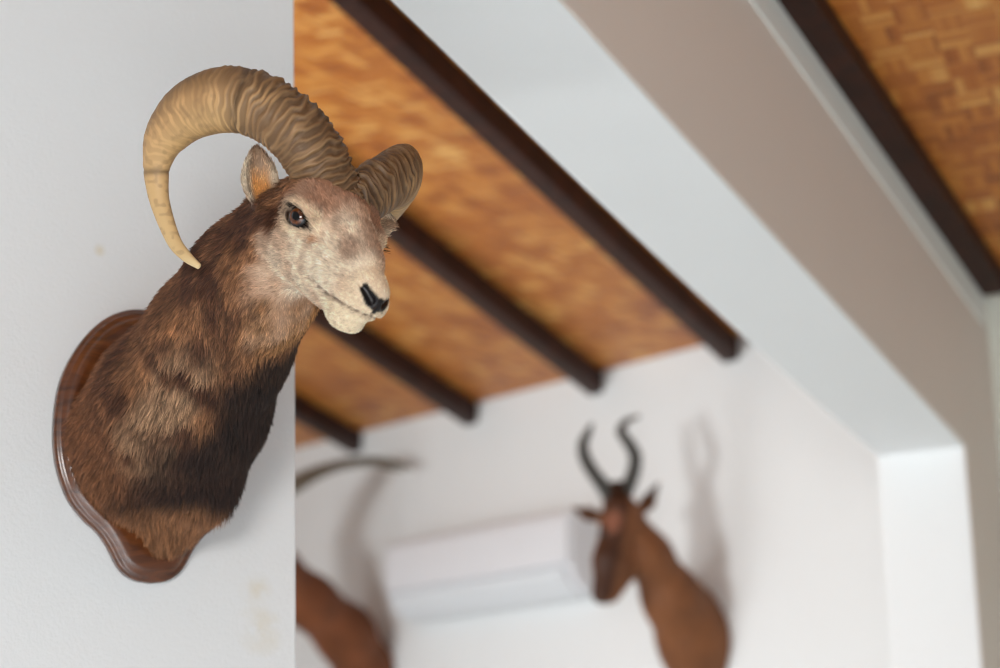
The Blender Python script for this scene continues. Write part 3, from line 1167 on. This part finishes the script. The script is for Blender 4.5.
def fur_object(name, P, D, N, L, color, rad, parent, mat, bend=.35, curl=.12, npt=5, clump=None, grad_=None):
    """P roots, D lie direction (unit, already tilted), L lengths in cm"""
    n = len(P)
    pts = np.zeros((n, npt, 3)); pts[:, 0] = P - N * .08
    d = D.copy()
    jit = rng.normal(size=(n, 3)) * curl
    step = L / (npt - 1)
    for i in range(1, npt):
        d = d - N * (bend * .5 / npt) + jit * (1.2 / npt)
        d /= np.linalg.norm(d, axis=1)[:, None]
        pts[:, i] = pts[:, i - 1] + d * step[:, None]
    # hairs gather in locks: each bends towards a leading hair near by, most at the tip
    nl = n // 9
    kd = mathutils.kdtree.KDTree(nl)
    for i in range(nl): kd.insert(P[i], i)
    kd.balance()
    lead = np.array([kd.find(p)[1] for p in P])
    t = np.linspace(0, 1, npt)
    wgt = clump[:, None] * t[None] ** 1.2
    tgt = P[lead][:, None] + (pts[lead] - pts[lead][:, :1]) * (L / np.maximum(L[lead], .1))[:, None, None]
    near = np.linalg.norm(P[lead] - P, axis=1) < 1.1
    wgt = wgt * near[:, None]
    pts = pts * (1 - wgt[..., None]) + tgt * wgt[..., None]
    lk = rng.uniform(-1, 1, n)[lead]
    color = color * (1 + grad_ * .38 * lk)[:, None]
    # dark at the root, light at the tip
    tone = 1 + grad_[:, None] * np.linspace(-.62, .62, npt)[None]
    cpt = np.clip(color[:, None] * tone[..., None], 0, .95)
    Wp = c2w(pts.reshape(-1, 3)) - np.array(parent['origin'])
    hc = bpy.data.hair_curves.new(name)
    hc.add_curves([npt] * n)
    hc.attributes['position'].data.foreach_set('vector', Wp.astype(np.float32).ravel())
    r = hc.attributes.get('radius') or hc.attributes.new('radius', 'FLOAT', 'POINT')
    prof = np.array([1, .95, .8, .55, .15])[:npt]
    r.data.foreach_set('value', (rad[:, None] * prof[None] / 100).astype(np.float32).ravel())
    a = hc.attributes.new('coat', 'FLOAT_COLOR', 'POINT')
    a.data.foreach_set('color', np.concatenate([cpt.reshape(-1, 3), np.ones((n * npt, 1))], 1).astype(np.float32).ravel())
    hc.materials.append(mat)
    o = bpy.data.objects.new(name, hc)
    COL.objects.link(o)
    o.parent = parent
    return o


def fur_material():
    k = NT('hair')
    a = k.n('ShaderNodeAttribute', attribute_name='coat')
    k.l(a.outputs['Color'], k.bsdf.inputs['Base Color'])
    k.bsdf.inputs['Roughness'].default_value = .5
    k.bsdf.inputs['Specular IOR Level'].default_value = .35
    return k.m


M_FUR = fur_material()
S.cycles_curves.shape = 'RIBBONS' if False else S.cycles_curves.shape


def ram_fur(n):
    wall = lambda c: np.where((c - PLc) @ nLc > 2.9, 1., 0.)

    def where(c):
        q = (c - C0) @ RH
        fc = sst(-4.6, -1.4, q[:, 1])
        return wall(c) * (1 + 1.6 * fc)
    P, N = strands(ram_sdf, V, Q, n, where)
    col, face, q, T, NN, A, cv = ram_color(P)
    # bare parts: nose pad, eyes, inside of mouth
    eye = np.min([np.linalg.norm((q - [s * 6.3, -.1, -.05]) / [1.6, 2.45, 1.17], axis=1) for s in (1, -1)], axis=0)
    pad = np.min([rc((s * .95 + .22, 14.4, -3.45), (s * 1.75 + .22, 13.3, -2.65), .80, .58)(q) for s in (1, -1)], axis=0)
    pad = np.minimum(pad, ell((.22, 14.4, -3.75), (1.2, 1.2, .75))(q))
    keep = (eye > 1.05) & (pad > .10)
    hornd = np.min([np.linalg.norm(P - h[:3], axis=1) - h[3] for h in hp[:130:8]], axis=0)
    keep &= hornd > -.15
    ear = np.minimum(EARS_SDF[0](P), EARS_SDF[1](P)) < .25
    P, N, col, face, q, T, NN, A, cv, ear = [a[keep] for a in (P, N, col, face, q, T, NN, A, cv, ear)]
    n = len(P)
    # lie of the coat
    fl_neck = A * .75 - upc * .55 + LATR * 0
    x = q[:, 0]
    fl_face = -RH[:, 1][None] * 1.0 + RH[:, 0][None] * (np.sign(x) * .25)[:, None] - RH[:, 2][None] * np.where(q[:, 2] < -1, .35, -.15)[:, None]
    fl = fl_neck * (1 - face)[:, None] + fl_face * face[:, None]
    eb = [(P - EARS[i][0]) @ EARF[i][0] for i in (0, 1)]
    for i in (0, 1):
        m = ear & (np.abs(EARS_SDF[i](P)) < .25)
        fl[m] = EARF[i][0][:, 2] + EARF[i][0][:, 0] * .25
    # swirl noise
    sw = np.stack([vnoise(P, 3.5, 21), vnoise(P, 3.5, 22), vnoise(P, 3.5, 23)], 1) - .5
    sw2 = np.stack([vnoise(P, .9, 24), vnoise(P, .9, 25), vnoise(P, .9, 26)], 1) - .5
    fl = fl + sw * .55 + sw2 * .55
    fl = fl - N * (fl * N).sum(1)[:, None]
    fl /= np.linalg.norm(fl, axis=1)[:, None] + 1e-9
    tilt = np.where(face > .5, .24, .34) + rng.random(n) * .25
    tilt = np.where(ear, .3, tilt)
    D = fl * np.cos(tilt)[:, None] + N * np.sin(tilt)[:, None]
    L = .75 * face + (1 - face) * (1.15 + .85 * sst(.1, .8, T))
    vz = (P - PLc) @ upc
    L = L + sst(-9, -13, vz) * 1.0
    muz = sst(8, 12, q[:, 1])
    L = L * (1 - .45 * muz * face)
    L = np.where(ear, .75, L)
    L *= rng.uniform(.6, 1.2, n)
    rad = np.where(face > .5, .021, .030) * rng.uniform(.7, 1.25, n)
    # each tuft and each hair a little lighter or darker
    tuft = vnoise(P, .55, 31)
    g = (.60 + .80 * tuft) * rng.uniform(.6, 1.5, n)
    g = np.where(face > .5, 1 + (g - 1) * .85, g)
    col = np.clip(col * g[:, None], 0, .95)
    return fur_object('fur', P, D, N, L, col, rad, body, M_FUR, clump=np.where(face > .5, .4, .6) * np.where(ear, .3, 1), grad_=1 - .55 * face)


    
def lashes():
    P, D, N = [], [], []
    for s in (1, -1):
        for _ in range(90):
            th = math.radians(rng.uniform(15, 165))
            q = np.array([s * 6.35, -.1 + 2.2 * math.cos(th), .05 + 1.12 * math.sin(th)])
            P.append(C0 + RH @ q)
            D.append(RH @ unit([s * (1.0 + .2 * rng.random()), .35 * math.cos(th) + rng.normal() * .1, .28 + rng.normal() * .12]))
            N.append(RH @ np.array([s * .6, 0, .8]))
    n = len(P)
    return fur_object('eyelashes', np.array(P), np.array(D), np.array(N), rng.uniform(.6, 1.15, n), np.tile(lin(26, 18, 15), (n, 1)),
                      np.full(n, .02), body, M_FUR, bend=-.2, curl=.04, clump=np.zeros(n), grad_=np.zeros(n))


ram_fur(NFUR)
lashes()

# ------------------------------------------------------------------ the two antelope trophies on the far wall
def iz(px, py, z):
    z = DZ[0] - (DZ[0] - z) * DZ[1]
    return np.array([(px - 500) / F_PX * z, (py - 334) / F_PX * z, float(z)])


DZ = [668., .76]
QFc = (C2W.T @ (QF - CAM)) * 100
nFc = C2W.T @ nF
hFc = C2W.T @ hF


def union(prims):
    def f(P):
        d = prims[0][0](P)
        for g, k in prims[1:]:
            d = smin(d, g(P), k)
        return smax(d, -((P - QFc) @ nFc - .3), .5)
    return f


def chain(pts, k=4.0):
    return [(rc(iz(*a[:3]), iz(*b[:3]), a[3], b[3]), k) for a, b in zip(pts[:-1], pts[1:])]


M_HIDE = coat_material('red_brown_hide', .6)
M_DHORN = simple('dark_grey_horn', srgb(62, 60, 56), .5, .25, 60)


M_GHORN = simple('grey_brown_horn', srgb(104, 94, 80), .5, .2, 60)


def eye_ball(parent_root, parent, c, r, mat):
    bm = bmesh.new()
    bmesh.ops.create_uvsphere(bm, u_segments=20, v_segments=12, radius=r / 100)
    for f in bm.faces: f.smooth = True
    me = bpy.data.meshes.new('eye'); bm.to_mesh(me); bm.free()
    e = link('eye', me, parent, mat)
    e.location = Vector(c2w(c) - np.array(parent_root['origin']))
    return e


M_DARKEYE = simple('dark_glass', srgb(18, 12, 10), .08)


def ridged(step, amp, until):
    return lambda t, th: 1 + amp * (1 if t < until else .15) * math.sin(t * step)


# --- red-brown antelope with two lyre-shaped horns
pr = chain([(722, 740, 668, 13), (712, 690, 655, 11.6), (694, 640, 645, 10.8), (672, 598, 636, 8.6), (649, 556, 630, 6.4), (631, 528, 628, 5.6)], 5)
pr += [(rc(iz(688, 612, 647), iz(706, 650, 655), 9.0, 10.5), 5)]
pr += chain([(621, 512, 626, 5.6), (609, 560, 619, 4.6), (602, 594, 613, 3.1)], 3)
pr += chain([(634, 556, 627, 4.3), (612, 594, 616, 2.5)], 3)
pr += [(rc(iz(617, 503, 627), iz(617, 490, 628), 4.0, 3.0), 2)]
pr += chain([(605, 519, 625, 1.5), (588, 514, 623, 2.0), (572, 508, 622, .35)], 1.2)
pr += chain([(635, 517, 630, 1.6), (648, 502, 633, 2.2), (659, 482, 637, .35)], 1.2)
sd = union(pr)
V2, Q2 = surface(sd, iz(540, 470, 600) * [1, 1, 1] - [3, 0, 4], iz(760, 770, 690) + [2, 2, 2], .7)
n1, n2 = vnoise(V2, 7, 41), vnoise(V2, 2, 42)
cc = mixc(np.tile(lin(108, 66, 38), (len(V2), 1)), lin(126, 78, 45), sst(.2, .8, n1 * .5 + n2 * .5))
fa = rc(iz(615, 500, 619), iz(598, 600, 607), 4.6, 3.6)(V2)
cc = mixc(cc, lin(52, 28, 18), sst(1.4, -.8, fa) * .85)
fb = rc(iz(612, 520, 617), iz(612, 524, 617), 3.0, 2.4)(V2)
cc = mixc(cc, lin(140, 88, 66), sst(1.2, -.6, fb) * .8)
fp = rc(iz(617, 488, 628), iz(617, 505, 627), 4.2, 3.6)(V2)
cc = mixc(cc, lin(40, 24, 18), sst(1.5, -.4, fp) * .9)
for (ea, eb_) in (((588, 514, 623), (572, 508, 622)), ((648, 502, 633), (659, 482, 637))):
    cc = mixc(cc, lin(62, 40, 28), sst(2.0, .2, rc(iz(*ea), iz(*eb_), 1.7, .4)(V2)) * .8)
an = empty('antelope_trophy', c2w(iz(722, 740, 668)))
tag(an, 'reddish brown antelope head with two upright curved dark horns, mounted right of the air conditioner', 'hunting trophy')
ab = body_mesh('head_and_neck', c2w(V2), Q2, M_HIDE, an, cc)
for hs in ([(610, 498, 627, 2.3), (604, 487, 627, 2.3), (595, 475, 626, 2.1), (586, 460, 626, 2.0), (583, 445, 627, 1.7), (588, 433, 630, 1.2), (592, 424, 634, .5)],
           [(623, 498, 629, 2.3), (629, 484, 629, 2.3), (634, 470, 629, 2.1), (635, 455, 629, 2.0), (628, 442, 630, 1.8), (621, 431, 632, 1.5), (627, 421, 636, 1.0), (639, 416, 641, .45)]):
    hp2 = np.array([[*iz(a, b, c), r] for a, b, c, r in hs])
    hp2, _ = smooth_path(hp2, 120)
    tube(c2w(hp2[:, :3]), hp2[:, 3] / 100, 'horn', M_DHORN, an, 18, mod=ridged(95, .09, .7))
for cx in ((606, 533, 619.5), (626, 536, 623)):
    P_ = iz(*cx)[None]
    g_, f_ = grad(sd, P_)
    eye_ball(an, ab, (P_ - g_ * (f_[:, None] + .5))[0], 1.5, M_DARKEYE)

DZ = [770., 1.0]
# --- second antelope, its head hidden by the near wall: neck and long thin swept horns
pr = chain([(392, 705, 778, 12.5), (366, 672, 764, 10.4), (345, 634, 754, 10.2), (310, 602, 742, 9.0), (275, 570, 732, 8.0), (248, 545, 726, 7.0)], 5)
pr += chain([(246, 540, 726, 6.8), (228, 575, 714, 5.2), (214, 604, 704, 3.4)], 3)
pr += chain([(258, 575, 728, 4.6), (224, 606, 708, 2.6)], 3)
pr += chain([(240, 522, 722, 1.8), (222, 512, 716, 2.2), (208, 505, 712, .4)], 1.2)
pr += chain([(258, 528, 732, 1.8), (270, 515, 738, 2.2), (276, 500, 742, .4)], 1.2)
sd = union(pr)
V2, Q2 = surface(sd, iz(195, 480, 690) - [6, 0, 4], iz(420, 750, 800) + [2, 2, 2], .8)
n1, n2 = vnoise(V2, 7, 43), vnoise(V2, 2, 44)
cc = mixc(np.tile(lin(104, 58, 30), (len(V2), 1)), lin(124, 70, 38), sst(.25, .75, n1 * .7 + n2 * .3))
an2 = empty('antelope_trophy', c2w(iz(392, 705, 778)))
tag(an2, 'brown antelope neck and thin swept-back horn half hidden by the near wall, left of conditioner', 'hunting trophy')
ab = body_mesh('head_and_neck', c2w(V2), Q2, M_HIDE, an2, cc)
for sgn in (1, -1):
    hs = [(252, 528, 727, 2.3), (268, 503, 730, 2.2), (297, 483, 736, 1.9), (320, 471, 741, 1.6), (345, 464, 747, 1.3), (376, 462, 753, .95), (408, 469, 757, .4)]
    hp2 = np.array([[*(iz(a, b, c) + hFc * sgn * 2.6 + (hFc * 0)), r] for a, b, c, r in hs])
    hp2, _ = smooth_path(hp2, 130)
    tube(c2w(hp2[:, :3]), hp2[:, 3] / 100 * 1.35, 'horn', M_GHORN, an2, 16, mod=ridged(110, .06, .75))
for cx in ((234, 548, 716), (256, 552, 724)):
    P_ = iz(*cx)[None]
    g_, f_ = grad(sd, P_)
    eye_ball(an2, ab, (P_ - g_ * (f_[:, None] + .5))[0], 1.5, M_DARKEYE)

# ------------------------------------------------------------------ light
def area(name, loc, target, sx, sy, power, col):
    l = bpy.data.lights.new(name, 'AREA')
    l.shape = 'RECTANGLE'; l.size = sx; l.size_y = sy
    l.energy = power; l.color = col
    o = bpy.data.objects.new(name, l); COL.objects.link(o)
    o.location = loc
    o.rotation_euler = (Vector(target) - Vector(loc)).to_track_quat('-Z', 'Y').to_euler()
    return o


area('window_light', (-.75, -2.3, 2.0), (-.1, 3.5, 2.3), 1.3, 1.0, 100, (1.0, .99, .97))
area('far_window_light', (-2.65, 3.55, 2.22), (0.6, 6.4, 2.45), .6, .5, 70, (.93, .985, 1.0))
area('floor_bounce_fill', (-.4, -2.2, 1.9), (-.4, -2.1, 0), 2.6, 1.8, 360, (.93, .972, 1.0))  # added fill aimed straight down; its floor bounce brightens the soffit
area('far_room_fill', (-2.6, 5.3, 1.5), (.2, 4.6, .4), 1.2, 1.6, 28, (.94, .975, 1.0))  # added broad fill in the far room, evens out the soffit
wd = bpy.data.worlds.new('daylight'); S.world = wd
wd.use_nodes = True
bg = wd.node_tree.nodes['Background']
bg.inputs[0].default_value = (.93, .97, 1.0, 1)
bg.inputs[1].default_value = .30
S.view_settings.view_transform = 'Standard'
S.view_settings.look = 'None'
S.view_settings.exposure = 0.03
S.view_settings.gamma = 1.0
S.view_settings.use_curve_mapping = False
S.cycles.max_bounces = 8
S.cycles.use_denoising = True
S.cycles.filter_width = 1.1
